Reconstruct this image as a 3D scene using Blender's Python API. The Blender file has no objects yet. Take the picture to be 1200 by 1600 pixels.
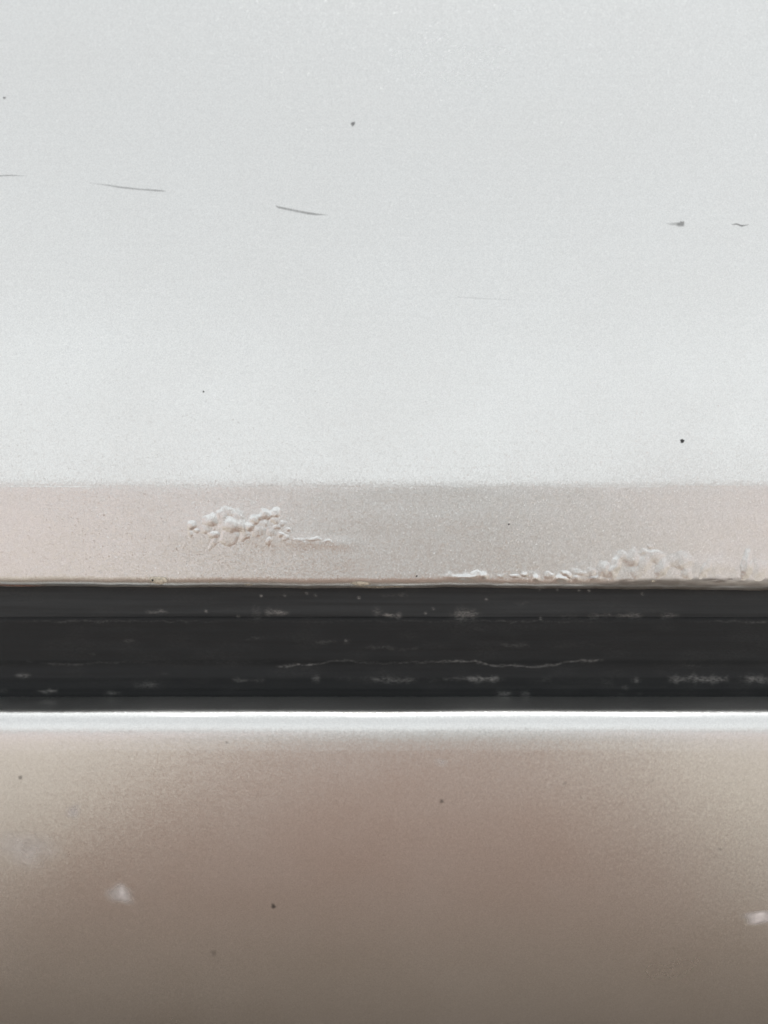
import bpy, math, random
import numpy as np

# ------------------------------------------------------------------ camera, sky, sun, exposure
sc = bpy.context.scene
col = sc.collection
R = math.radians
MM = 0.001
CAMZ = 0.42            # the phone is held 42 cm above the ground
D = 180.0              # mm from the lens to the crease of the door
PX = 0.15              # mm on the door per pixel of a 1200 x 1600 picture

cam_d = bpy.data.cameras.new('camera')
cam = bpy.data.objects.new('camera', cam_d)
col.objects.link(cam)
cam.location = (0, -D * MM, CAMZ)
cam.rotation_euler = (R(90), 0, 0)
cam_d.sensor_fit = 'VERTICAL'
cam_d.sensor_height = 36.0
cam_d.lens = 36.0 * D / (1600 * PX)
cam_d.clip_start = 0.005
cam_d.clip_end = 500
cam_d.dof.use_dof = True
cam_d.dof.focus_distance = (D + 2.0) * MM
cam_d.dof.aperture_fstop = 3.2
sc.camera = cam

SUN_EL, SUN_AZ = 69.0, 10.0     # high soft sun behind thin cloud, on the far side of the car
world = bpy.data.worlds.new('World')
sc.world = world
world.use_nodes = True
wn, wl = world.node_tree.nodes, world.node_tree.links
wn.clear()
w_out = wn.new('ShaderNodeOutputWorld')
w_bg = wn.new('ShaderNodeBackground')
w_sky = wn.new('ShaderNodeTexSky')
w_sky.sky_type = 'NISHITA'
w_sky.sun_disc = False
w_sky.sun_elevation = R(SUN_EL)
w_sky.sun_rotation = R(SUN_AZ)
w_sky.air_density = 1.0
w_sky.dust_density = 4.0
w_sky.ozone_density = 1.0
w_hs = wn.new('ShaderNodeHueSaturation')   # overcast: nearly grey
w_hs.inputs['Saturation'].default_value = 0.07
wl.new(w_sky.outputs[0], w_hs.inputs['Color'])
wl.new(w_hs.outputs[0], w_bg.inputs['Color'])
w_bg.inputs['Strength'].default_value = 0.15
wl.new(w_bg.outputs[0], w_out.inputs['Surface'])

sun_d = bpy.data.lights.new('sun', 'SUN')
sun_d.energy = 1.5
sun_d.angle = R(48)
sun_d.color = (1.0, 0.97, 0.93)
sun = bpy.data.objects.new('sun', sun_d)
col.objects.link(sun)
sun.rotation_euler = (-R(90 - SUN_EL), 0, -R(SUN_AZ))

vs = sc.view_settings
vs.view_transform = 'Standard'
vs.look = 'None'
vs.gamma = 1.0
vs.exposure = 1.08
vs.use_curve_mapping = False
sc.cycles.use_denoising = True

# ------------------------------------------------------------------ helpers
rng = np.random.RandomState(7)

def zof(py, y):
    """height (mm, camera = 0) at which row py of the picture meets depth y (mm)"""
    return (800.0 - py) * PX * (D + y) / D

def project(x, y, z):
    s = D / (D + y)
    return 600.0 + x * s / PX, 800.0 - z * s / PX

_lat = {}
def _lattice(seed, shape):
    k = (seed, shape)
    if k not in _lat:
        _lat[k] = np.random.RandomState(seed).rand(*shape) * 2 - 1
    return _lat[k]

def vnoise(x, seed, amp=1.0):
    """smooth value noise of one variable"""
    r = _lattice(seed, (4096,))
    i = np.floor(x).astype(int)
    f = x - i
    f = f * f * (3 - 2 * f)
    return amp * (r[i % 4096] * (1 - f) + r[(i + 1) % 4096] * f)

def vnoise2(x, y, seed):
    r = _lattice(seed, (256, 256))
    i, j = np.floor(x).astype(int), np.floor(y).astype(int)
    f, g = x - i, y - j
    f, g = f * f * (3 - 2 * f), g * g * (3 - 2 * g)
    a = r[i % 256, j % 256] * (1 - f) + r[(i + 1) % 256, j % 256] * f
    b = r[i % 256, (j + 1) % 256] * (1 - f) + r[(i + 1) % 256, (j + 1) % 256] * f
    return a * (1 - g) + b * g

def mesh_object(name, verts, faces, mat, parent=None, attrs=None, smooth=True):
    """verts in mm with the camera height as zero"""
    v = np.asarray(verts, float) * MM
    v[:, 2] += CAMZ
    o_loc = np.zeros(3)
    if parent is not None and len(v) < 5000:
        o_loc = v.mean(axis=0)
    me = bpy.data.meshes.new(name)
    me.from_pydata((v - o_loc).tolist(), [], faces if isinstance(faces, list) else list(faces))
    me.update()
    if smooth:
        me.polygons.foreach_set('use_smooth', np.ones(len(me.polygons), dtype=bool))
    for k, a in (attrs or {}).items():
        at = me.attributes.new(k, 'FLOAT', 'POINT')
        at.data.foreach_set('value', np.asarray(a, np.float32))
    me.materials.append(mat)
    o = bpy.data.objects.new(name, me)
    o.location = o_loc
    col.objects.link(o)
    if parent is not None:
        o.parent = parent
    return o

def tag(o, label=None, cat=None, kind=None, group=None):
    for k, v in (('label', label), ('category', cat), ('kind', kind), ('group', group)):
        if v:
            o[k] = v
    return o

def resample(pts, dens):
    """pts: list of (y, z); dens(z) -> step in mm; linear resampling"""
    out = [pts[0]]
    for a, b in zip(pts[:-1], pts[1:]):
        L = math.hypot(b[0] - a[0], b[1] - a[1])
        n = max(1, int(math.ceil(L / dens((a[0] + b[0]) / 2, (a[1] + b[1]) / 2))))
        for k in range(1, n + 1):
            t = k / n
            out.append((a[0] + (b[0] - a[0]) * t, a[1] + (b[1] - a[1]) * t))
    return out

def chaikin(pts, n):
    for _ in range(n):
        q = [pts[0]]
        for a, b in zip(pts[:-1], pts[1:]):
            q.append((a[0] * .75 + b[0] * .25, a[1] * .75 + b[1] * .25))
            q.append((a[0] * .25 + b[0] * .75, a[1] * .25 + b[1] * .75))
        q.append(pts[-1])
        pts = q
    return pts

def x_stations(step, inner=98.0, outer=900.0):
    xs = list(np.arange(-inner, inner + step / 2, step))
    far = [104, 115, 135, 170, 230, 330, 480, 680, outer]
    return np.array([-f for f in far[::-1]] + xs + far)

def sweep(xs, prof, disp=None, close=True, caps=True):
    """extrude a (y, z) profile along x; disp(X, Y, Z, NY, NZ) -> offsets along the profile normal and in z"""
    p = np.array(prof)
    t = np.gradient(p, axis=0)
    t /= np.maximum(np.linalg.norm(t, axis=1, keepdims=True), 1e-9)
    n = np.stack([t[:, 1], -t[:, 0]], axis=1)     # profile runs downwards: normal faces the camera (-y)
    X, _ = np.meshgrid(xs, p[:, 0], indexing='ij')
    Y = np.broadcast_to(p[:, 0], X.shape).copy()
    Z = np.broadcast_to(p[:, 1], X.shape).copy()
    NY = np.broadcast_to(n[:, 0], X.shape)
    NZ = np.broadcast_to(n[:, 1], X.shape)
    if disp:
        h, dz = disp(X, Y, Z)
        Y = Y + NY * h
        Z = Z + NZ * h + dz
    m, k = X.shape
    V = np.stack([X, Y, Z], axis=-1).reshape(-1, 3)
    idx = np.arange(m * k).reshape(m, k)
    a, b = idx[:-1, :], idx[1:, :]
    if close:
        a2, b2 = np.roll(a, -1, axis=1), np.roll(b, -1, axis=1)
    else:
        a, a2, b, b2 = a[:, :-1], a[:, 1:], b[:, :-1], b[:, 1:]
    F = np.stack([a, a2, b2, b], axis=-1).reshape(-1, 4).tolist()
    if caps and close:
        F.append(idx[0, ::-1].tolist())
        F.append(idx[-1, :].tolist())
    return V, F

# ------------------------------------------------------------------ materials
def new_mat(name):
    m = bpy.data.materials.new(name)
    m.use_nodes = True
    nt = m.node_tree
    nt.nodes.clear()
    out = nt.nodes.new('ShaderNodeOutputMaterial')
    return m, nt, nt.nodes, nt.links, out

def pos_scaled(nt, sx, sy, sz):
    g = nt.nodes.new('ShaderNodeNewGeometry')
    vm = nt.nodes.new('ShaderNodeVectorMath')
    vm.operation = 'MULTIPLY'
    vm.inputs[1].default_value = (sx, sy, sz)
    nt.links.new(g.outputs['Position'], vm.inputs[0])
    return g, vm

def math_node(nt, op, a=None, b=None, clamp=False):
    n = nt.nodes.new('ShaderNodeMath')
    n.operation = op
    n.use_clamp = clamp
    for i, v in enumerate((a, b)):
        if v is None:
            continue
        if isinstance(v, (int, float)):
            n.inputs[i].default_value = v
        else:
            nt.links.new(v, n.inputs[i])
    return n.outputs[0]

def silver_paint(name, flake=0.145, rough=0.30, base=(0.79, 0.806, 0.787), film=0.10, sparkle=1.5):
    m, nt, N, L, out = new_mat(name)
    b = N.new('ShaderNodeBsdfPrincipled')
    geo, v1 = pos_scaled(nt, 4300, 4300, 4300)
    vor = N.new('ShaderNodeTexVoronoi')
    vor.feature = 'F1'
    vor.inputs['Scale'].default_value = 1.0
    L.new(v1.outputs[0], vor.inputs['Vector'])
    sub = N.new('ShaderNodeVectorMath'); sub.operation = 'SUBTRACT'
    sub.inputs[1].default_value = (0.5, 0.5, 0.5)
    L.new(vor.outputs['Color'], sub.inputs[0])
    # softer, larger clumps of flake
    _, v2 = pos_scaled(nt, 1300, 1300, 1300)
    nz = N.new('ShaderNodeTexNoise'); nz.inputs['Scale'].default_value = 1.0; nz.inputs['Detail'].default_value = 2.0
    L.new(v2.outputs[0], nz.inputs['Vector'])
    sub2 = N.new('ShaderNodeVectorMath'); sub2.operation = 'SUBTRACT'
    sub2.inputs[1].default_value = (0.5, 0.5, 0.5)
    L.new(nz.outputs['Color'], sub2.inputs[0])
    sc1 = N.new('ShaderNodeVectorMath'); sc1.operation = 'SCALE'; sc1.inputs['Scale'].default_value = flake
    L.new(sub.outputs[0], sc1.inputs[0])
    vs_ = N.new('ShaderNodeSeparateColor'); L.new(vor.outputs['Color'], vs_.inputs[0])
    big = math_node(nt, 'MULTIPLY', math_node(nt, 'GREATER_THAN', vs_.outputs[0], 0.955), flake * sparkle)
    L.new(math_node(nt, 'ADD', big, flake), sc1.inputs['Scale'])
    sc2 = N.new('ShaderNodeVectorMath'); sc2.operation = 'SCALE'; sc2.inputs['Scale'].default_value = flake * 0.45
    L.new(sub2.outputs[0], sc2.inputs[0])
    ad = N.new('ShaderNodeVectorMath'); ad.operation = 'ADD'
    L.new(sc1.outputs[0], ad.inputs[0]); L.new(sc2.outputs[0], ad.inputs[1])
    ad2 = N.new('ShaderNodeVectorMath'); ad2.operation = 'ADD'
    L.new(ad.outputs[0], ad2.inputs[0]); L.new(geo.outputs['Normal'], ad2.inputs[1])
    nn = N.new('ShaderNodeVectorMath'); nn.operation = 'NORMALIZE'
    L.new(ad2.outputs[0], nn.inputs[0])
    L.new(nn.outputs[0], b.inputs['Normal'])
    # flakes differ a little in brightness; a few are duller
    vr = N.new('ShaderNodeSeparateColor')
    L.new(vor.outputs['Color'], vr.inputs[0])
    mr = N.new('ShaderNodeMapRange')
    mr.inputs['To Min'].default_value = 0.90; mr.inputs['To Max'].default_value = 1.03
    L.new(vr.outputs[1], mr.inputs['Value'])
    mixc = N.new('ShaderNodeVectorMath'); mixc.operation = 'SCALE'
    mixc.inputs[0].default_value = base
    L.new(mr.outputs[0], mixc.inputs['Scale'])
    # faint uneven film of road dust
    _, v3 = pos_scaled(nt, 22, 22, 30)
    dn = N.new('ShaderNodeTexNoise'); dn.inputs['Scale'].default_value = 1.0; dn.inputs['Detail'].default_value = 6.0
    dn.inputs['Roughness'].default_value = 0.65
    L.new(v3.outputs[0], dn.inputs['Vector'])
    dmr = N.new('ShaderNodeMapRange')
    dmr.inputs['From Min'].default_value = 0.35; dmr.inputs['From Max'].default_value = 0.75
    dmr.inputs['To Min'].default_value = film * 0.3; dmr.inputs['To Max'].default_value = film
    L.new(dn.outputs['Fac'], dmr.inputs['Value'])
    rr = N.new('ShaderNodeMapRange')
    rr.inputs['From Min'].default_value = 0.3; rr.inputs['From Max'].default_value = 0.75
    rr.inputs['To Min'].default_value = rough - 0.03; rr.inputs['To Max'].default_value = rough + 0.05
    L.new(dn.outputs['Fac'], rr.inputs['Value'])
    L.new(mixc.outputs[0], b.inputs['Base Color'])
    L.new(rr.outputs[0], b.inputs['Roughness'])
    b.inputs['Metallic'].default_value = 1.0
    b.inputs['Coat Weight'].default_value = 1.0
    b.inputs['Coat Roughness'].default_value = 0.05
    # clear coat: slight orange peel
    _, v4 = pos_scaled(nt, 520, 520, 520)
    op = N.new('ShaderNodeTexNoise'); op.inputs['Scale'].default_value = 1.0; op.inputs['Detail'].default_value = 1.0
    L.new(v4.outputs[0], op.inputs['Vector'])
    bp = N.new('ShaderNodeBump'); bp.inputs['Strength'].default_value = 0.10; bp.inputs['Distance'].default_value = 0.0004
    L.new(op.outputs['Fac'], bp.inputs['Height'])
    L.new(bp.outputs[0], b.inputs['Coat Normal'])
    gat = N.new('ShaderNodeAttribute'); gat.attribute_name = 'grime'
    dcol = N.new('ShaderNodeMix'); dcol.data_type = 'RGBA'
    L.new(gat.outputs['Fac'], dcol.inputs['Factor'])
    dcol.inputs['A'].default_value = (0.48, 0.465, 0.445, 1)
    dcol.inputs['B'].default_value = (0.11, 0.10, 0.085, 1)
    df = N.new('ShaderNodeBsdfDiffuse')
    L.new(dcol.outputs['Result'], df.inputs['Color'])
    film_f = math_node(nt, 'MAXIMUM', dmr.outputs[0], gat.outputs['Fac'])
    mx = N.new('ShaderNodeMixShader')
    L.new(film_f, mx.inputs[0]); L.new(b.outputs[0], mx.inputs[1]); L.new(df.outputs[0], mx.inputs[2])
    L.new(mx.outputs[0], out.inputs['Surface'])
    return m

def rubber(name, lift=1.0):
    m, nt, N, L, out = new_mat(name)
    b = N.new('ShaderNodeBsdfPrincipled')
    # long streaks along the extrusion
    _, v = pos_scaled(nt, 18, 900, 900)
    n1 = N.new('ShaderNodeTexNoise'); n1.inputs['Scale'].default_value = 1.0; n1.inputs['Detail'].default_value = 4.0
    L.new(v.outputs[0], n1.inputs['Vector'])
    _, v2 = pos_scaled(nt, 1100, 2600, 2600)
    n2 = N.new('ShaderNodeTexNoise'); n2.inputs['Scale'].default_value = 1.0; n2.inputs['Detail'].default_value = 5.0; n2.inputs['Roughness'].default_value = 0.7
    L.new(v2.outputs[0], n2.inputs['Vector'])
    cr = N.new('ShaderNodeValToRGB')
    cr.color_ramp.elements[0].position = 0.3; cr.color_ramp.elements[0].color = (0.0080 * lift, 0.0091 * lift, 0.0098 * lift, 1)
    cr.color_ramp.elements[1].position = 0.75; cr.color_ramp.elements[1].color = (0.0155 * lift, 0.0172 * lift, 0.0182 * lift, 1)
    L.new(n1.outputs['Fac'], cr.inputs[0])
    at = N.new('ShaderNodeAttribute'); at.attribute_name = 'dust'
    # dust breaks up in grains
    gr = N.new('ShaderNodeMapRange')
    gr.inputs['From Min'].default_value = 0.40; gr.inputs['From Max'].default_value = 0.62
    gr.inputs['To Min'].default_value = 0.1; gr.inputs['To Max'].default_value = 2.0
    L.new(n2.outputs['Fac'], gr.inputs['Value'])
    dm = math_node(nt, 'MULTIPLY', at.outputs['Fac'], gr.outputs[0], clamp=True)
    mc = N.new('ShaderNodeMix'); mc.data_type = 'RGBA'
    L.new(dm, mc.inputs['Factor'])
    L.new(cr.outputs[0], mc.inputs['A'])
    mc.inputs['B'].default_value = (0.36, 0.355, 0.34, 1)
    L.new(mc.outputs['Result'], b.inputs['Base Color'])
    rr = N.new('ShaderNodeMapRange')
    rr.inputs['To Min'].default_value = 0.45; rr.inputs['To Max'].default_value = 0.75
    L.new(n1.outputs['Fac'], rr.inputs['Value'])
    L.new(rr.outputs[0], b.inputs['Roughness'])
    b.inputs['Specular IOR Level'].default_value = 0.35
    bp = N.new('ShaderNodeBump'); bp.inputs['Strength'].default_value = 0.5; bp.inputs['Distance'].default_value = 0.0002
    hs = math_node(nt, 'ADD', n1.outputs['Fac'], n2.outputs['Fac'])
    L.new(hs, bp.inputs['Height'])
    L.new(bp.outputs[0], b.inputs['Normal'])
    L.new(b.outputs[0], out.inputs['Surface'])
    return m

def mark_mat(name, color, rough=0.6, grain=1500):
    """a mark that thins out towards its border (attribute 'cover')"""
    m, nt, N, L, out = new_mat(name)
    b = N.new('ShaderNodeBsdfPrincipled')
    b.inputs['Roughness'].default_value = rough
    _, v = pos_scaled(nt, grain, grain, grain)
    n = N.new('ShaderNodeTexNoise'); n.inputs['Scale'].default_value = 1.0; n.inputs['Detail'].default_value = 3.0
    L.new(v.outputs[0], n.inputs['Vector'])
    cr = N.new('ShaderNodeValToRGB')
    cr.color_ramp.elements[0].position = 0.3
    cr.color_ramp.elements[0].color = (color[0] * .75, color[1] * .75, color[2] * .75, 1)
    cr.color_ramp.elements[1].position = 0.7
    cr.color_ramp.elements[1].color = (color[0] * 1.15, color[1] * 1.15, color[2] * 1.15, 1)
    L.new(n.outputs['Fac'], cr.inputs[0])
    L.new(cr.outputs[0], b.inputs['Base Color'])
    at = N.new('ShaderNodeAttribute'); at.attribute_name = 'cover'
    mr = N.new('ShaderNodeMapRange')
    mr.inputs['From Min'].default_value = 0.3; mr.inputs['From Max'].default_value = 0.7
    mr.inputs['To Min'].default_value = 0.75; mr.inputs['To Max'].default_value = 1.2
    L.new(n.outputs['Fac'], mr.inputs['Value'])
    f = math_node(nt, 'MULTIPLY', at.outputs['Fac'], mr.outputs[0], clamp=True)
    tr = N.new('ShaderNodeBsdfTransparent')
    mx = N.new('ShaderNodeMixShader')
    L.new(f, mx.inputs[0]); L.new(tr.outputs[0], mx.inputs[1]); L.new(b.outputs[0], mx.inputs[2])
    L.new(mx.outputs[0], out.inputs['Surface'])
    return m

def ground_mat():
    m, nt, N, L, out = new_mat('paving')
    b = N.new('ShaderNodeBsdfPrincipled')
    g, v = pos_scaled(nt, 1.0, 1.0, 1.0)
    # reddish paver strip, its darkness painting in the camera holder's shade; paler concrete beside
    w = N.new('ShaderNodeTexNoise'); w.inputs['Scale'].default_value = 4.0; w.inputs['Detail'].default_value = 4.0
    L.new(v.outputs[0], w.inputs['Vector'])
    sep = N.new('ShaderNodeSeparateXYZ'); L.new(g.outputs['Position'], sep.inputs[0])
    xo = math_node(nt, 'ADD', sep.outputs[0], 0.05)
    sk = math_node(nt, 'MULTIPLY', sep.outputs[1], 0.10)
    xo = math_node(nt, 'ADD', xo, sk)
    ab = math_node(nt, 'ABSOLUTE', xo)
    wn_ = math_node(nt, 'MULTIPLY', w.outputs['Fac'], 0.20)
    ab = math_node(nt, 'ADD', ab, wn_)
    mr = N.new('ShaderNodeMapRange'); mr.interpolation_type = 'SMOOTHSTEP'
    mr.inputs['From Min'].default_value = 0.33; mr.inputs['From Max'].default_value = 0.48
    L.new(ab, mr.inputs['Value'])
    n = N.new('ShaderNodeTexNoise'); n.inputs['Scale'].default_value = 9.0; n.inputs['Detail'].default_value = 6.0
    L.new(v.outputs[0], n.inputs['Vector'])
    br = N.new('ShaderNodeMapRange'); br.inputs['To Min'].default_value = 0.8; br.inputs['To Max'].default_value = 1.2
    L.new(n.outputs['Fac'], br.inputs['Value'])
    mx = N.new('ShaderNodeMix'); mx.data_type = 'RGBA'
    L.new(mr.outputs[0], mx.inputs['Factor'])
    mx.inputs['A'].default_value = (0.142, 0.092, 0.072, 1)
    mx.inputs['B'].default_value = (0.265, 0.234, 0.200, 1)
    # farther off: grey centre paints in the camera holder's reflection, pinkish pavers either side
    mr2 = N.new('ShaderNodeMapRange'); mr2.interpolation_type = 'SMOOTHSTEP'
    mr2.inputs['From Min'].default_value = 0.70; mr2.inputs['From Max'].default_value = 0.95
    L.new(ab, mr2.inputs['Value'])
    mf = N.new('ShaderNodeMix'); mf.data_type = 'RGBA'
    L.new(mr2.outputs[0], mf.inputs['Factor'])
    mf.inputs['A'].default_value = (0.162, 0.171, 0.170, 1)
    mf.inputs['B'].default_value = (0.32, 0.270, 0.268, 1)
    mr3 = N.new('ShaderNodeMapRange'); mr3.interpolation_type = 'SMOOTHSTEP'
    mr3.inputs['From Min'].default_value = -1.6; mr3.inputs['From Max'].default_value = -1.35
    L.new(sep.outputs[1], mr3.inputs['Value'])
    ms = N.new('ShaderNodeMix'); ms.data_type = 'RGBA'
    L.new(mr3.outputs[0], ms.inputs['Factor'])
    L.new(mf.outputs['Result'], ms.inputs['A']); L.new(mx.outputs['Result'], ms.inputs['B'])
    # plain concrete gutter along the car
    mr4 = N.new('ShaderNodeMapRange'); mr4.interpolation_type = 'SMOOTHSTEP'
    mr4.inputs['From Min'].default_value = -0.34; mr4.inputs['From Max'].default_value = -0.14
    L.new(sep.outputs[1], mr4.inputs['Value'])
    mg = N.new('ShaderNodeMix'); mg.data_type = 'RGBA'
    L.new(mr4.outputs[0], mg.inputs['Factor'])
    L.new(ms.outputs['Result'], mg.inputs['A']); mg.inputs['B'].default_value = (0.148, 0.114, 0.088, 1)
    vmul = N.new('ShaderNodeVectorMath'); vmul.operation = 'SCALE'
    L.new(mg.outputs['Result'], vmul.inputs[0]); L.new(br.outputs[0], vmul.inputs['Scale'])
    L.new(vmul.outputs[0], b.inputs['Base Color'])
    b.inputs['Roughness'].default_value = 0.9
    L.new(b.outputs[0], out.inputs['Surface'])
    return m

M_DOOR = silver_paint('silver_metallic_paint')
M_SILL = silver_paint('silver_metallic_paint_of_the_sill', flake=0.09, sparkle=0.0)
M_RUBBER = rubber('black_rubber')
M_RUBBER_PALE = rubber('lit_black_rubber', 3.0)  # upper lip's brighter, light-facing tone put into the rubber colour
M_SCRATCH = mark_mat('scratch_grey', (0.16, 0.165, 0.165))
M_SPECK = mark_mat('dirt_dark', (0.035, 0.035, 0.035))
M_PRIMER = mark_mat('bare_primer', (0.66, 0.61, 0.50))
M_RUST = mark_mat('rusty_primer', (0.46, 0.26, 0.20))
M_BROWN = mark_mat('rust_brown', (0.16, 0.10, 0.07))
M_SPOT = mark_mat('pale_reflection_paint', (0.78, 0.74, 0.72), grain=300)  # pale colour for reflections painted onto the sill

# ------------------------------------------------------------------ the setting
gv = [(-40000, -40000, -CAMZ * 1000), (40000, -40000, -CAMZ * 1000), (40000, 40000, -CAMZ * 1000), (-40000, 40000, -CAMZ * 1000)]
ground = mesh_object('ground', gv, [(0, 1, 2, 3)], ground_mat(), smooth=False)
tag(ground, kind='structure')

# ------------------------------------------------------------------ profiles (y away from the camera, z up, mm)
ZC = zof(749, 0.0)
TILT_UP, TILT_DN = 5.0, 4.2

# door skin: from the beltline down over the crease to the hem, round it and back up inside
door_pts = []
zs = np.concatenate([np.linspace(1000, 200, 18), np.linspace(190, 130, 7), np.linspace(128, ZC + 3, 90)])
def upper_y(z):
    d = z - ZC
    return math.tan(R(TILT_UP)) * d + d * d / (2 * 2600.0)
for z in zs:
    door_pts.append((upper_y(z), z))
# crease: the slope turns over about 3 mm
z, y = ZC + 3, upper_y(ZC + 3)
step = 0.12
Z_HEM0 = zof(902, 2.3)
while z > Z_HEM0:
    t = (z - (ZC - 1.1)) / 2.6
    s = 1 / (1 + math.exp(-4.0 * t))
    ang = -TILT_DN + (TILT_UP + TILT_DN) * s
    y -= math.tan(R(ang)) * step
    z -= step
    door_pts.append((y, z))
HR = 2.9
a0 = R(TILT_DN)
cy, cz = y + HR * math.cos(a0), z + HR * math.sin(a0)
for k in range(1, 30):
    a = a0 + (R(175) - a0) * k / 29
    door_pts.append((cy - HR * math.cos(a), cz - HR * math.sin(a)))
N_VIS = len(door_pts)
door_pts += [(cy + HR + 1.5, cz + 6), (cy + HR + 9, cz + 14), (cy + HR + 34, cz + 20), (cy + HR + 46, cz + 60),
             (cy + HR + 260, 1000)]

SS = -4.0
def rows(r):
    return [(y + SS, zof(p, y + SS)) for y, p in r]
# three extruded members of the seal, each a closed section
lip_key = rows([(20.0, 880), (13.0, 888), (11.5, 903), (11.5, 922), (11.8, 940), (12.2, 954), (12.5, 960), (12.85, 964), (13.2, 967), (16.0, 967.5), (22.0, 962)])
body_key = rows([(23.0, 958), (13.6, 961), (12.8, 964), (12.5, 968), (12.45, 974), (12.5, 985), (12.6, 1004), (12.75, 1022), (12.85, 1032), (13.25, 1036), (13.45, 1041), (13.4, 1052), (13.25, 1059), (13.55, 1063),
                 (13.9, 1070), (14.1, 1077), (14.5, 1080), (14.8, 1086), (15.4, 1092), (18.0, 1096), (23.0, 1096)])

SY = -5.0
sill_top = -45.7
roll = []
yy_, zz_ = 0.0, 0.0
NR = 70
for k in range(NR):                       # tight at the top, easing into the face
    a = R(90.0) * (1 - (k + .5) / NR) ** 2.6
    yy_ -= math.sin(a) * 10.4 / NR
    zz_ -= math.cos(a) * 10.4 / NR
    roll.append((yy_, zz_))
sill_pts = [(40.0, sill_top - 1.5), (25.0, sill_top - 0.5), (SY - yy_, sill_top)] + [(SY - yy_ + a, sill_top + b) for a, b in roll]
y, z = sill_pts[-1]
d = 0.0
while d < 190:
    st = 0.8
    ang = min(78.0, 2.2 + 0.25 * d + (max(0.0, d - 95) ** 1.6) * 0.12)
    y += math.sin(R(ang)) * st
    z -= math.cos(R(ang)) * st
    d += st
    sill_pts.append((y, z))
sill_pts += [(y + 60, z + 4), (y + 60, sill_top - 20), (60.0, sill_top - 6)]

_tables = {}
def _table(prof):
    """the part of a profile that faces the lens, as rows of (picture row, y, z, normal)"""
    k = id(prof)
    if k not in _tables:
        p = np.array(prof)
        t = np.gradient(p, axis=0)
        t /= np.maximum(np.linalg.norm(t, axis=1, keepdims=True), 1e-9)
        row = 800.0 - p[:, 1] * D / (D + p[:, 0]) / PX
        i0 = int(np.argmin(row))
        keep = row[i0:] >= np.maximum.accumulate(row[i0:]) - 1e-9
        n = len(row) if keep.all() else i0 + int(np.argmin(keep))
        _tables[k] = (prof, row[i0:n], p[i0:n, 0], p[i0:n, 1], t[i0:n, 1], -t[i0:n, 0])
    return _tables[k]

def hits(prof, px, py):
    """where sight lines meet a profile: x, y, z and the outward normal's y and z (mm, arrays)"""
    _, row, y, z, ny, nz = _table(prof)
    yy, zz = np.interp(py, row, y), np.interp(py, row, z)
    a, b = np.interp(py, row, ny), np.interp(py, row, nz)
    L = np.hypot(a, b)
    return (px - 600.0) * PX * (D + yy) / D, yy, zz, a / L, b / L

def first_hit(prof, px, py):
    x, y, z, a, b = hits(prof, np.array([px], float), np.array([py], float))
    return float(x[0]), float(y[0]), float(z[0]), (float(a[0]), float(b[0]))

# ------------------------------------------------------------------ the car
car = bpy.data.objects.new('car', None)
car.location = (0, 0, 0)
col.objects.link(car)
tag(car, 'silver metallic car side with rust-blistered door edge, black rubber seal and sill', 'car')

def gauss(x, y, cx, cy_, sx, sy):
    return np.exp(-((x - cx) / sx) ** 2 - ((y - cy_) / sy) ** 2)

def door_disp(X, Y, Z):
    px = 600.0 + X * D / (D + Y) / PX
    py = 800.0 - Z * D / (D + Y) / PX
    vis = (py > 760) & (Y < 13)
    h = np.zeros_like(X)
    # general lumpiness of the old flange
    h += vis * 0.030 * vnoise2(px / 60, py / 30, 3)
    # swollen band around the left hand blisters
    h += vis * 0.20 * gauss(px, py, 375, 825, 95, 30)
    # raised ledge running to the right of them
    h += vis * 0.10 * np.exp(-((py - (845 + (px - 460) * 0.05)) / 9) ** 2) * np.clip((px - 430) / 30, 0, 1) * np.clip((575 - px) / 40, 0, 1)
    # ragged swelling of the edge on the right
    env = np.clip((px - 870) / 90, 0, 1)
    top = 878 - 20 * np.clip((px - 880) / 100, 0, 1) + 12 * vnoise(px / 33, 11)
    ramp = np.clip((py - top) / 22, 0, 1)
    ramp = ramp * ramp * (3 - 2 * ramp)
    rid = 0.55 + 0.45 * vnoise(px / 17 + py / 90, 5) 
    h += vis * env * ramp * np.clip(rid, 0, 2) * 0.13 * (py < 935)
    h += vis * env * np.clip((py - 868) / 20, 0, 1) * 0.02 * vnoise2(px / 9, py / 9, 9)
    # crumbs along the edge further left
    env2 = np.clip((px - 690) / 30, 0, 1) * np.clip((960 - px) / 60, 0, 1)
    h += vis * env2 * np.exp(-((py - 901) / 5.5) ** 2) * 0.38 * np.clip(vnoise2(px / 9, py / 7, 21) + 0.15, 0, 1)
    # the hem is not ruler straight
    w = np.clip((py - 800) / 100, 0, 1) * (Y < 30)
    dz = w * (0.16 * vnoise(px / 120, 31) + 0.07 * vnoise(px / 28, 32))
    dz = dz - w * 1.0 * np.clip((px - 930) / 150, 0, 1) * 0.40 + w * 0.45 * np.clip((250 - px) / 300, 0, 1)
    # crease wanders a little too
    c = np.exp(-((py - 749) / 40) ** 2) * (Y < 13)
    dz = dz + c * 0.10 * vnoise(px / 260, 41)
    return h, dz

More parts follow.
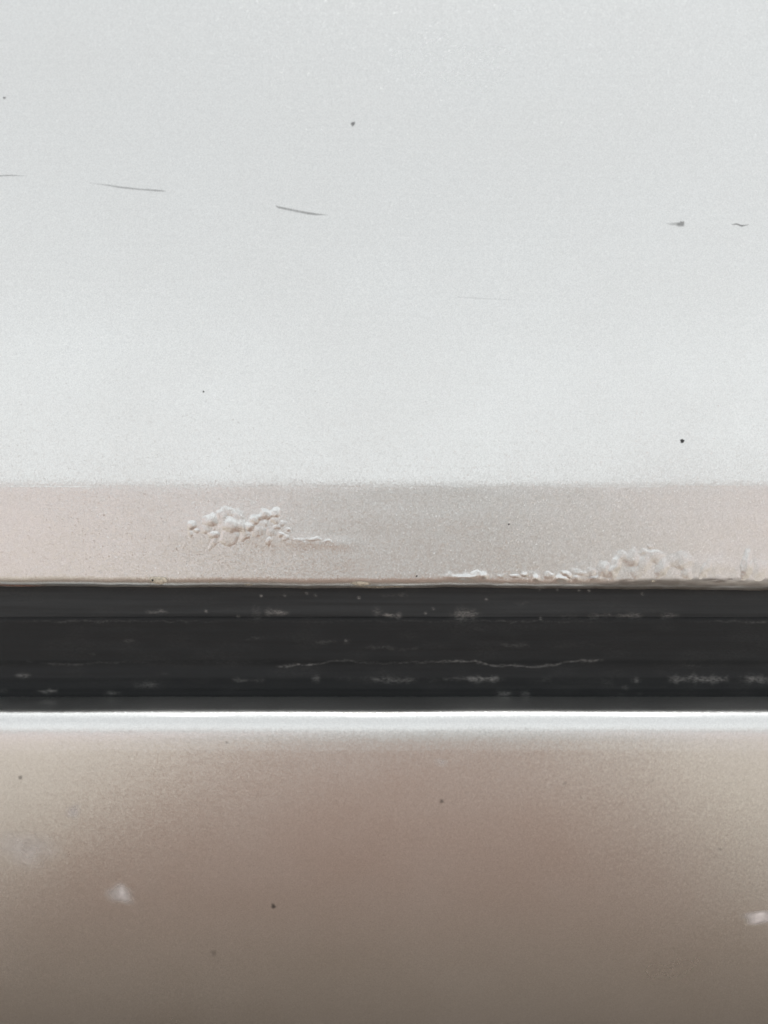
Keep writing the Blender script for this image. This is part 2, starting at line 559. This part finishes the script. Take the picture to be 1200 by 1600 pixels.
V, F = sweep(x_stations(0.28), door_pts, door_disp)
def grime(V):
    """road dirt caked along the folded edge in an uneven crust"""
    px, py = project(V[:, 0], V[:, 1], V[:, 2])
    edge = 909.5 + 2.2 * vnoise(px / 70, 81) + 1.4 * vnoise(px / 17, 82) - 8.0 * np.clip((px - 900) / 120, 0, 1)
    m = np.clip((py - edge) / 6.0, 0, 1) * (V[:, 1] < 14) * (py < 960)
    return 0.85 * m * np.clip(0.88 + 0.16 * vnoise2(px / 13, py / 3, 83) + .15 * vnoise(px / 60, 84), 0, 1)
door = mesh_object('door', V, F, M_DOOR, car, {'grime': grime(V)})
tag(door, 'silver door skin above the rubber seal, its lower edge blistered by rust')

def seal_dust(V):
    px, py = project(V[:, 0], V[:, 1], V[:, 2])
    dst = np.zeros(len(V))
    def smear(x0, x1, yc, hw, amp, seed, wave=0.0, wl=60.0, gap=0.35, fine=9.0):
        nonlocal dst
        fine = max(fine * 2.2, 16.0)
        yy = yc + wave * vnoise(px / wl, seed) + 1.5 * vnoise(px / 14, seed + 1)
        e = np.clip((px - x0) / 12, 0, 1) * np.clip((x1 - px) / 12, 0, 1)
        br = np.clip(0.55 + 0.9 * vnoise(px / fine, seed + 2) + 0.5 * vnoise(px / (fine * 3), seed + 3) - gap + 0.3, 0, 1.3)
        thick = hw * (1 + .5 * vnoise(px / 7, seed + 4))
        dst = np.maximum(dst, amp * e * br * np.exp(-((py - yy) / thick) ** 2))
    # meandering tide line
    smear(430, 945, 1036, 1.5, 0.17, 101, wave=6, wl=60, gap=-0.25, fine=30)
    smear(60, 430, 1036, 1.4, 0.07, 105, wave=2, gap=-0.1, fine=40)
    smear(1060, 1300, 1040, 2.2, 0.09, 109, wave=3, gap=0.2, fine=30)
    # scuffs low on the seal
    smear(520, 690, 1062, 3.2, 0.13, 121, gap=0.25, fine=5)
    smear(690, 792, 1061, 3.4, 0.22, 125, gap=0.15, fine=5)
    smear(360, 415, 1062, 2.3, 0.26, 129, gap=0.0, fine=12)
    smear(485, 502, 1060, 5.0, 0.30, 133, gap=0.0)
    smear(110, 180, 1058, 2.4, 0.24, 137, gap=0.1, fine=12)
    smear(20, 50, 1055, 2.6, 0.26, 141, gap=0.0)
    smear(240, 268, 1053, 3.0, 0.24, 143, gap=0.0)
    smear(205, 250, 1070, 4.0, 0.08, 144, gap=0.1)
    smear(55, 92, 1080, 2.4, 0.26, 145, gap=0.0)
    smear(160, 190, 1084, 3.0, 0.24, 149, gap=0.0)
    smear(-10, 14, 1078, 2.4, 0.22, 151, gap=0.0)
    smear(772, 802, 1084, 4.0, 0.30, 153, gap=-0.2)
    smear(812, 830, 1085, 4.0, 0.22, 157, gap=-0.2)
    smear(840, 862, 1061, 4.0, 0.13, 159, gap=0.0)
    smear(938, 960, 1066, 8.0, 0.11, 161, gap=0.1)
    smear(970, 983, 1073, 4.0, 0.24, 163, gap=-0.2)
    smear(984, 1004, 1062, 3.5, 0.26, 165, gap=-0.1)
    smear(960, 1005, 1086, 2.0, 0.20, 167, gap=0.0)
    smear(1040, 1240, 1061, 4.5, 0.20, 169, gap=0.25, fine=8)
    smear(1028, 1042, 1073, 2.0, 0.12, 171, gap=0.0)
    # scuffs on the fold of the upper face
    smear(225, 265, 956, 2.6, 0.22, 201, gap=0.2, fine=5)
    smear(375, 410, 957, 7.0, 0.12, 205, gap=0.3, fine=5)
    smear(412, 454, 957, 4.0, 0.32, 209, gap=0.15, fine=4)
    smear(572, 600, 955, 7.0, 0.20, 213, gap=0.25, fine=4)
    smear(590, 630, 962, 3.0, 0.34, 217, gap=0.0, fine=6)
    smear(700, 756, 960, 6.0, 0.24, 221, gap=0.35, fine=4)
    smear(765, 780, 950, 5.0, 0.18, 225, gap=0.2, fine=4)
    smear(875, 1010, 963, 3.0, 0.18, 229, gap=0.35, fine=5)
    smear(1030, 1065, 962, 3.5, 0.14, 233, gap=0.2, fine=6)
    # thin paler line along the ridge below the fold
    smear(-300, 1500, 971, 1.3, 0.07, 241, gap=0.0, fine=60)
    # faint wisps on the middle
    for i, (a, b_, yy, am) in enumerate([(190, 212, 1001, .10), (380, 420, 996, .08), (490, 560, 1003, .06), (740, 760, 983, .10),
                                         (535, 550, 1001, .12), (138, 150, 1023, .16), (560, 660, 1012, .05), (780, 830, 1010, .05),
                                         (40, 54, 1034, .10), (590, 640, 931, .08), (330, 350, 925, .06), (800, 830, 942, .04)]):
        smear(a, b_, yy, 2.2, am, 261 + 4 * i, wave=3, wl=20, gap=0.0)
    # single grains
    for (gx, gy, a) in [(408, 931, .7), (445, 930, .4), (479, 927, .5), (493, 930, .5), (561, 934, .9), (760, 937, .5), (845, 966, .6),
                        (920, 923, 1.0), (905, 923, .6), (1004, 928, .4), (322, 955, .5), (677, 951, .4), (665, 958, .4), (372, 963, .4),
                        (541, 1001, .35), (952, 961, .3), (871, 921, .45), (843, 921, .4)]:
        dst = np.maximum(dst, a * np.exp(-((px - gx) ** 2 + (py - gy) ** 2) / 3.2))
    dst += 0.012 * np.clip(vnoise2(px / 40, py / 14, 77) + 0.2, 0, 1)
    return dst

def seal_disp(X, Y, Z):
    px = 600.0 + X * D / (D + Y) / PX
    vis = (Y < 14)
    return vis * 0.05 * vnoise2(X / 9, Z / 2.0, 61), vis * 0.10 * vnoise(px / 150, 62)
def seal_member(name, key, parent, mat):
    V, F = sweep(x_stations(0.30), resample(chaikin(key, 2), lambda y, z: 0.28 if y < 13 else 2.0), seal_disp)
    return mesh_object(name, V, F, mat, parent, {'dust': seal_dust(V)})
seal = seal_member('rubber_seal', body_key, car, M_RUBBER)
tag(seal, 'dusty black rubber seal with scuffs, between the door edge and the sill')
seal_member('upper_lip', lip_key, seal, M_RUBBER_PALE)

def sill_disp(X, Y, Z):
    vis = (Y < 16)
    px, py = project(X, Y, Z)
    g = np.exp(-((py - 1121) / 3.0) ** 2) * (np.exp(-((px - 290) / 55) ** 2) + .8 * np.exp(-((px - 1020) / 60) ** 2) + .35 * np.exp(-((px - 570) / 50) ** 2))
    return vis * (0.035 * vnoise(X / 17, 71) + 0.10 * g), vis * 0.14 * vnoise(X / 26, 72)
V, F = sweep(x_stations(1.0), sill_pts, sill_disp)
sill = mesh_object('sill_panel', V, F, M_SILL, car)
tag(sill, 'silver sill panel with a bright rounded top edge, below the rubber seal')

# unseen floor box added behind the sill to keep the ground there dark
fz0, fz1 = z - 2.0, sill_top - 30
light_block_verts = [(-900, 23, sill_top - 3), (900, 23, sill_top - 3), (900, 90, sill_top - 3), (-900, 90, sill_top - 3),
              (-900, 23, cz + 15.5), (900, 23, cz + 15.5), (900, 90, cz + 60), (-900, 90, cz + 60)]
mesh_object('hem_light_block', light_block_verts, [(0, 3, 2, 1), (4, 5, 6, 7), (0, 1, 5, 4), (1, 2, 6, 5), (2, 3, 7, 6), (3, 0, 4, 7)], M_RUBBER, car, smooth=False)  # unseen box added to block light from behind the hem
fp = [(-900, 62 + y, fz0), (900, 62 + y, fz0), (900, 1500, fz0), (-900, 1500, fz0), (-900, 62 + y, fz1), (900, 62 + y, fz1), (900, 1500, fz1), (-900, 1500, fz1)]
floor_blocker = mesh_object('floor_blocker', fp, [(0, 3, 2, 1), (4, 5, 6, 7), (0, 1, 5, 4), (1, 2, 6, 5), (2, 3, 7, 6), (3, 0, 4, 7)], M_RUBBER, car, smooth=False)

# ------------------------------------------------------------------ blisters, chips, scratches, specks
def surface_frame(prof, px, py):
    x, y, z, n = first_hit(prof, px, py)
    nrm = np.array([0, n[0], n[1]])
    if nrm[1] > 0:
        nrm = -nrm
    tx = np.array([1.0, 0, 0])
    ts = np.cross(nrm, tx)
    return np.array([x, y, z]), tx, ts, nrm

BL = [  # px, py, rx, ry, h, rot, sharp
    (300, 822, 6, 9, .42, .5, 2.4), (297, 833, 4, 5, .22, 0, 2.2), (307, 830, 4, 4, .18, 0, 2.2),
    (328, 813, 10, 9, .50, 0, 2.6), (322, 826, 9, 7, .30, .3, 2.2), (333, 836, 8, 6, .30, 0, 2.2),
    (346, 806, 9, 11, .50, .4, 2.6), (356, 798, 12, 7, .44, .1, 2.4), (371, 804, 11, 10, .46, -.3, 2.2),
    (348, 822, 8, 10, .42, 0, 2.4), (362, 820, 15, 13, .52, .2, 2.4), (378, 822, 9, 13, .40, -.4, 2.2),
    (334, 848, 5, 8, .30, .5, 2.2), (327, 855, 4, 5, .20, 0, 2.2),
    (358, 841, 12.5, 12, .62, 0, 4.5),
    (383, 836, 7, 9, .26, .5, 2.2), (391, 822, 8, 7, .34, .6, 2.2), (398, 813, 9, 8, .48, .2, 2.6),
    (405, 808, 7, 6, .36, 0, 2.4), (413, 802, 8, 7, .44, .2, 2.4), (421, 806, 7, 6, .34, 0, 2.4),
    (430, 801, 9, 8, .52, 0, 2.6), (431, 812, 7, 6, .30, 0, 2.4), (412, 818, 9, 7, .24, .3, 2.2),
    (434, 822, 6, 6, .34, 0, 2.4), (442, 818, 6, 5, .34, 0, 2.5), (438, 836, 5, 4, .24, 0, 2.4),
    (446, 839, 5, 4, .26, 0, 2.4), (424, 830, 7, 7, .24, 0, 2.2), (421, 846, 4, 8, .22, .4, 2.2),
    (404, 830, 10, 8, .16, 0, 2.0), (450, 828, 4, 3, .15, 0, 2.2),
    (287, 853, 3, 9, .12, .5, 2.0), (281, 866, 2.5, 8, .10, .5, 2.0),
    (466, 842, 10, 3, .12, 0, 2.0), (490, 842, 14, 3, .13, 0, 2.0), (512, 846, 9, 3, .10, .1, 2.0),
    # right hand group: swellings that run up from the edge, leaning
    (886, 896, 8, 5, .22, .3, 2.2), (903, 893, 12, 6, .16, .3, 2.0), (924, 893, 9, 7, .20, .3, 2.0), (944, 888, 10, 12, .18, .5, 2.0),
    (962, 884, 8, 17, .26, .5, 2.0), (972, 868, 9, 9, .20, .6, 2.0), (988, 871, 14, 13, .22, .6, 2.0), (992, 892, 8, 9, .14, .3, 2.0),
    (1008, 878, 9, 20, .22, .5, 2.0), (1006, 862, 8, 5, .18, .3, 2.0), (1024, 868, 13, 10, .18, .3, 2.0), (1034, 886, 10, 15, .20, .5, 2.0),
    (1050, 874, 10, 8, .13, .2, 2.0), (1068, 874, 15, 14, .24, .5, 2.0), (1072, 893, 9, 9, .14, .2, 2.0), (1102, 888, 7, 15, .22, .6, 2.0),
    (1118, 880, 14, 16, .12, .3, 2.0), (1166, 878, 9, 22, .28, .15, 2.0), (1186, 884, 11, 20, .18, .2, 2.0), (1014, 852, 4, 3, .08, .2, 2.0),
    (728, 899, 8, 5, .26, 0, 2.2), (743, 898, 9, 5, .28, 0, 2.2), (757, 900, 7, 5, .22, 0, 2.2), (785, 899, 8, 4, .22, 0, 2.2),
    (805, 900, 8, 4, .18, 0, 2.0), (830, 898, 10, 5, .18, 0, 2.0), (858, 898, 9, 5, .20, 0, 2.0),
]
def blistered_skin(name, x0, x1, y0, y1, bumps, gain, lump, seed):
    """paint lifted by rust: bubbles fused into one swollen skin"""
    PXg, PYg = np.meshgrid(np.arange(x0, x1 + .1, 0.8), np.arange(y0, y1 + .1, 0.8), indexing='ij')
    wx = PXg + 2.6 * vnoise2(PXg / 9, PYg / 9, seed) + 0.5 * vnoise2(PXg / 4, PYg / 4, seed + 1)
    wy = PYg + 2.6 * vnoise2(PXg / 9, PYg / 9, seed + 2) + 0.5 * vnoise2(PXg / 4, PYg / 4, seed + 3)
    acc = np.zeros_like(PXg)
    K = 9.0
    rv = np.random.RandomState(seed + 9)
    for (cx, cy_, rx, ry, h, rot, sharp) in bumps:
        u = (wx - cx) * math.cos(rot) + (wy - cy_) * math.sin(rot)
        v = -(wx - cx) * math.sin(rot) + (wy - cy_) * math.cos(rot)
        r = np.sqrt((u / (rx * 1.22)) ** 2 + (v / (ry * 1.22)) ** 2)
        f = np.clip(1 - np.clip(r, 0, 1) ** sharp, 0, 1) ** 1.5
        hv = h * (0.35 + 1.15 * rv.rand())
        acc += np.exp(K * hv * f) - 1
    hgt = np.log1p(acc) / K
    hgt = hgt * gain + lump * np.clip(hgt * 4, 0, 1) * (vnoise2(PXg / 5, PYg / 5, seed + 4) * .6 + vnoise2(PXg / 2.6, PYg / 2.6, seed + 5) * .35)
    rim = np.minimum.reduce([PXg - x0, x1 - PXg, PYg - y0, y1 - PYg]) / 6.0
    hgt = hgt * np.clip(rim, 0, 1)
    on = hgt > 0.006
    X, Y, Z, NY, NZ = hits(UP, PXg, PYg)
    h0, dz = door_disp(X, Y, Z)
    hh = h0 + hgt - 0.006
    V = np.stack([X, Y + NY * hh, Z + NZ * hh + dz], axis=-1).reshape(-1, 3)
    n, m = PXg.shape
    idx = np.arange(n * m).reshape(n, m)
    q = np.stack([idx[:-1, :-1], idx[:-1, 1:], idx[1:, 1:], idx[1:, :-1]], axis=-1)
    live = on[:-1, :-1] | on[:-1, 1:] | on[1:, 1:] | on[1:, :-1]
    F = q[live]
    used = np.unique(F)
    remap = np.zeros(n * m, int); remap[used] = np.arange(len(used))
    return mesh_object(name, V[used], remap[F].tolist(), M_DOOR, door)

UP = door_pts[:N_VIS]
blistered_skin('paint_blister', 268, 560, 780, 885, [b for b in BL if b[0] < 600], 0.46, 0.008, 300)
blistered_skin('paint_blister', 865, 1215, 838, 908, [b for b in BL if b[0] >= 880], 0.95, 0.008, 320)
blistered_skin('paint_blister', 700, 870, 886, 907, [b for b in BL if 700 < b[0] < 880], 0.5, 0.04, 340)

def on_surface(prof, px, py, lift, disp=None):
    x, y, z, n = first_hit(prof, px, py)
    ny, nz = (n[0], n[1]) if n[0] < 0 else (-n[0], -n[1])
    h = dz = 0.0
    if disp:
        hh, dd = disp(np.array([[x]]), np.array([[y]]), np.array([[z]]))
        h, dz = float(hh[0, 0]), float(dd[0, 0])
    return (x, y + ny * (h + lift), z + nz * (h + lift) + dz)

def patch(name, px, py, rx, ry, mat, prof, parent, disp=None, rot=0.0, alpha=1.0, soft=0.35, seed=0, wob=0.18, lift=0.03, dome=0.0):
    """an irregular flat mark on a surface, thinning to its rim"""
    na, nr = 28, 6
    ph = np.random.RandomState(seed + 900).rand(5) * 6.28
    verts, cov, faces = [on_surface(prof, px, py, lift + dome, disp)], [alpha], []
    for i in range(1, nr + 1):
        r = i / nr
        for j in range(na):
            a = 2 * math.pi * j / na
            w = 1 + wob * (math.sin(2 * a + ph[0]) * .5 + math.sin(3 * a + ph[1]) * .6 + math.sin(5 * a + ph[2]) * .4)
            u, v = rx * r * w * math.cos(a), ry * r * w * math.sin(a)
            qx = px + u * math.cos(rot) - v * math.sin(rot)
            qy = py + u * math.sin(rot) + v * math.cos(rot)
            verts.append(on_surface(prof, qx, qy, lift + dome * (1 - r * r), disp))
            t = min(1.0, max(0.0, (1 - r) / max(soft, 1e-3)))
            cov.append(alpha * t * t * (3 - 2 * t))
    for j in range(na):
        faces.append((0, 1 + j, 1 + (j + 1) % na))
    for i in range(nr - 1):
        for j in range(na):
            a, b = 1 + i * na + j, 1 + i * na + (j + 1) % na
            faces.append((a, a + na, b + na, b))
    return mesh_object(name, verts, faces, mat, parent, {'cover': cov})

def scratch(name, pts, mat, prof, parent, alpha=1.0, disp=None, lift=0.02):
    """pts: (px, py, half width, strength) along the scratch"""
    p = np.array(pts, float)
    t = np.linspace(0, len(p) - 1, 40)
    q = np.stack([np.interp(t, np.arange(len(p)), p[:, k]) for k in range(4)], axis=1)
    d_ = np.gradient(q[:, :2], axis=0)
    d_ /= np.linalg.norm(d_, axis=1, keepdims=True)
    nrm = np.stack([-d_[:, 1], d_[:, 0]], axis=1)
    verts, cov, faces = [], [], []
    for k in range(len(q)):
        for s in (-1.6, -0.5, 0.5, 1.6):
            w = q[k, 2] * s
            verts.append(on_surface(prof, q[k, 0] + nrm[k, 0] * w, q[k, 1] + nrm[k, 1] * w, lift, disp))
            cov.append(alpha * q[k, 3] * (1.0 if abs(s) < 1 else 0.0))
    for k in range(len(q) - 1):
        for s in range(3):
            a = k * 4 + s
            faces.append((a, a + 1, a + 5, a + 4))
    return mesh_object(name, verts, faces, mat, parent, {'cover': cov})

scratch('scratch', [(140, 286, .9, .08), (165, 289, 1.1, .45), (190, 293, 1.3, .70), (220, 296, 1.2, .60), (250, 298, 1.3, .85), (260, 299, 1.0, .15)],
        M_SCRATCH, UP, door, alpha=.38)
scratch('scratch', [(431, 322, 1.0, .50), (436, 324, 1.6, .90), (460, 329, 1.5, .80), (480, 333, 1.7, .95), (495, 335, 1.4, .85), (513, 336, .8, .12)],
        M_SCRATCH, UP, door, alpha=.38)
scratch('scratch', [(-6, 275, .9, .35), (18, 274, .9, .30), (42, 275, .8, .05)], M_SCRATCH, UP, door)
scratch('scratch', [(1143, 351, .8, .15), (1151, 350, 1.0, .45), (1159, 353, 1.1, .55), (1170, 351, .8, .15)], M_SCRATCH, UP, door)
scratch('scratch', [(715, 464, .9, .05), (745, 466, 1.0, .08), (790, 468, .9, .05), (806, 468, .8, .03)], M_SCRATCH, UP, door)
scratch('scratch', [(1042, 349, 1.0, .25), (1048, 350, 1.8, .40), (1055, 350, 2.0, .55), (1061, 350.5, 3.0, 1.2), (1066, 349.5, 3.6, 1.3), (1069, 345.5, .5, .6)],
        M_SCRATCH, UP, door, alpha=.38)
for i, (x, y, r, al) in enumerate([(551.5, 193.5, 4.6, .6), (1066, 689, 4.4, 1.0), (7, 153, 3, .55), (318, 612, 2.2, .7),
                                   (902, 349, 2.2, .35), (404, 548, 2.2, .45), (1062, 240, 1.8, .3),
                                   (795, 819, 2.0, .9), (651, 900, 2.0, .9), (820, 805, 1.6, .5)]):
    patch('dirt_speck', x, y, r, r * .85, M_SPECK if al > .6 and i != 0 else M_SCRATCH, UP, door, disp=door_disp, rot=-.5, alpha=al, soft=.6, seed=i, lift=0.04) if al > .5 else None

# chips of bare primer on the hem
patch('paint_chip', 248, 907, 16, 6.0, M_PRIMER, UP, door, door_disp, rot=.03, soft=.12, seed=31, wob=.10, lift=.10, dome=.30)
patch('dirt_speck', 239, 906.5, 2.0, 1.8, M_SPECK, UP, door, door_disp, soft=.4, seed=33, lift=.44)
patch('paint_chip', 564, 911, 17, 3.6, M_PRIMER, UP, door, door_disp, rot=.02, alpha=.8, soft=.25, seed=32, wob=.08, lift=.05, dome=.12)
patch('paint_chip', 388, 914, 9, 2.0, M_PRIMER, UP, door, door_disp, alpha=.5, soft=.4, seed=36, wob=.1, lift=.05)
patch('paint_chip', 329, 911, 5, 1.6, M_PRIMER, UP, door, door_disp, alpha=.5, soft=.4, seed=37, wob=.1, lift=.05)
patch('paint_chip', 1021, 906, 4, 2.0, M_PRIMER, UP, door, door_disp, alpha=.8, soft=.4, seed=38, wob=.1, lift=.05)

# dirt specks on the sill, then pale patches painting in its reflections
SP = sill_pts[:240]
for i, (x, y, r, al) in enumerate([(427, 1416, 5.5, 1.0), (690, 1252, 5, .6), (32, 1215, 4.5, .6), (354, 1160, 3, .6), (334, 1489, 7, .3),
                                   (882, 1224, 4, .35), (1125, 1327, 4, .35), (1020, 1219, 3.5, .3), (908, 1247, 3, .3)]):
    patch('dirt_speck', x, y, r, r, M_SPECK, SP, sill, alpha=al * .6, soft=.8, seed=50 + i)
patch('painted_reflection', 115, 1268, 17, 15, M_SPOT, SP, sill, alpha=.5, soft=1.0, seed=71)
patch('painted_reflection', 188, 1397, 27, 20, M_SPOT, SP, sill, alpha=.9, soft=1.0, seed=72)
patch('painted_reflection', 690, 1191, 14, 9, M_SPOT, SP, sill, alpha=.35, soft=1.0, seed=73)
patch('painted_reflection', 1190, 1433, 34, 14, M_SPOT, SP, sill, rot=-.1, alpha=1.0, soft=.7, seed=74)
patch('painted_reflection', 40, 1325, 75, 34, M_SPOT, SP, sill, rot=.15, alpha=.38, soft=1.0, seed=75)
# bare, rusty lines where the paint has gone from the edge
scratch('paint_chip', [(-20, 916.5, .8, .5), (20, 916.5, 1.0, .8), (50, 917, .9, .7), (72, 917, .6, .2)], M_RUST, UP, door, alpha=.7, disp=door_disp, lift=.05)
scratch('paint_chip', [(550, 915.5, .7, .5), (580, 916, 1.0, .8), (625, 916, .9, .8), (632, 916, .6, .2)], M_PRIMER, UP, door, alpha=.7, disp=door_disp, lift=.05)
rs = np.random.RandomState(21)
for k in range(16):
    ex = 885 + 300 * rs.rand()
    patch('rust_stain', ex, 899 + 8 * rs.rand(), 6 + 10 * rs.rand(), 1.5 + 2 * rs.rand(), M_BROWN, UP, door, door_disp, rot=.2 * rs.rand() - .1, alpha=.12 + .2 * rs.rand(), soft=1.0, seed=400 + k, lift=.16)
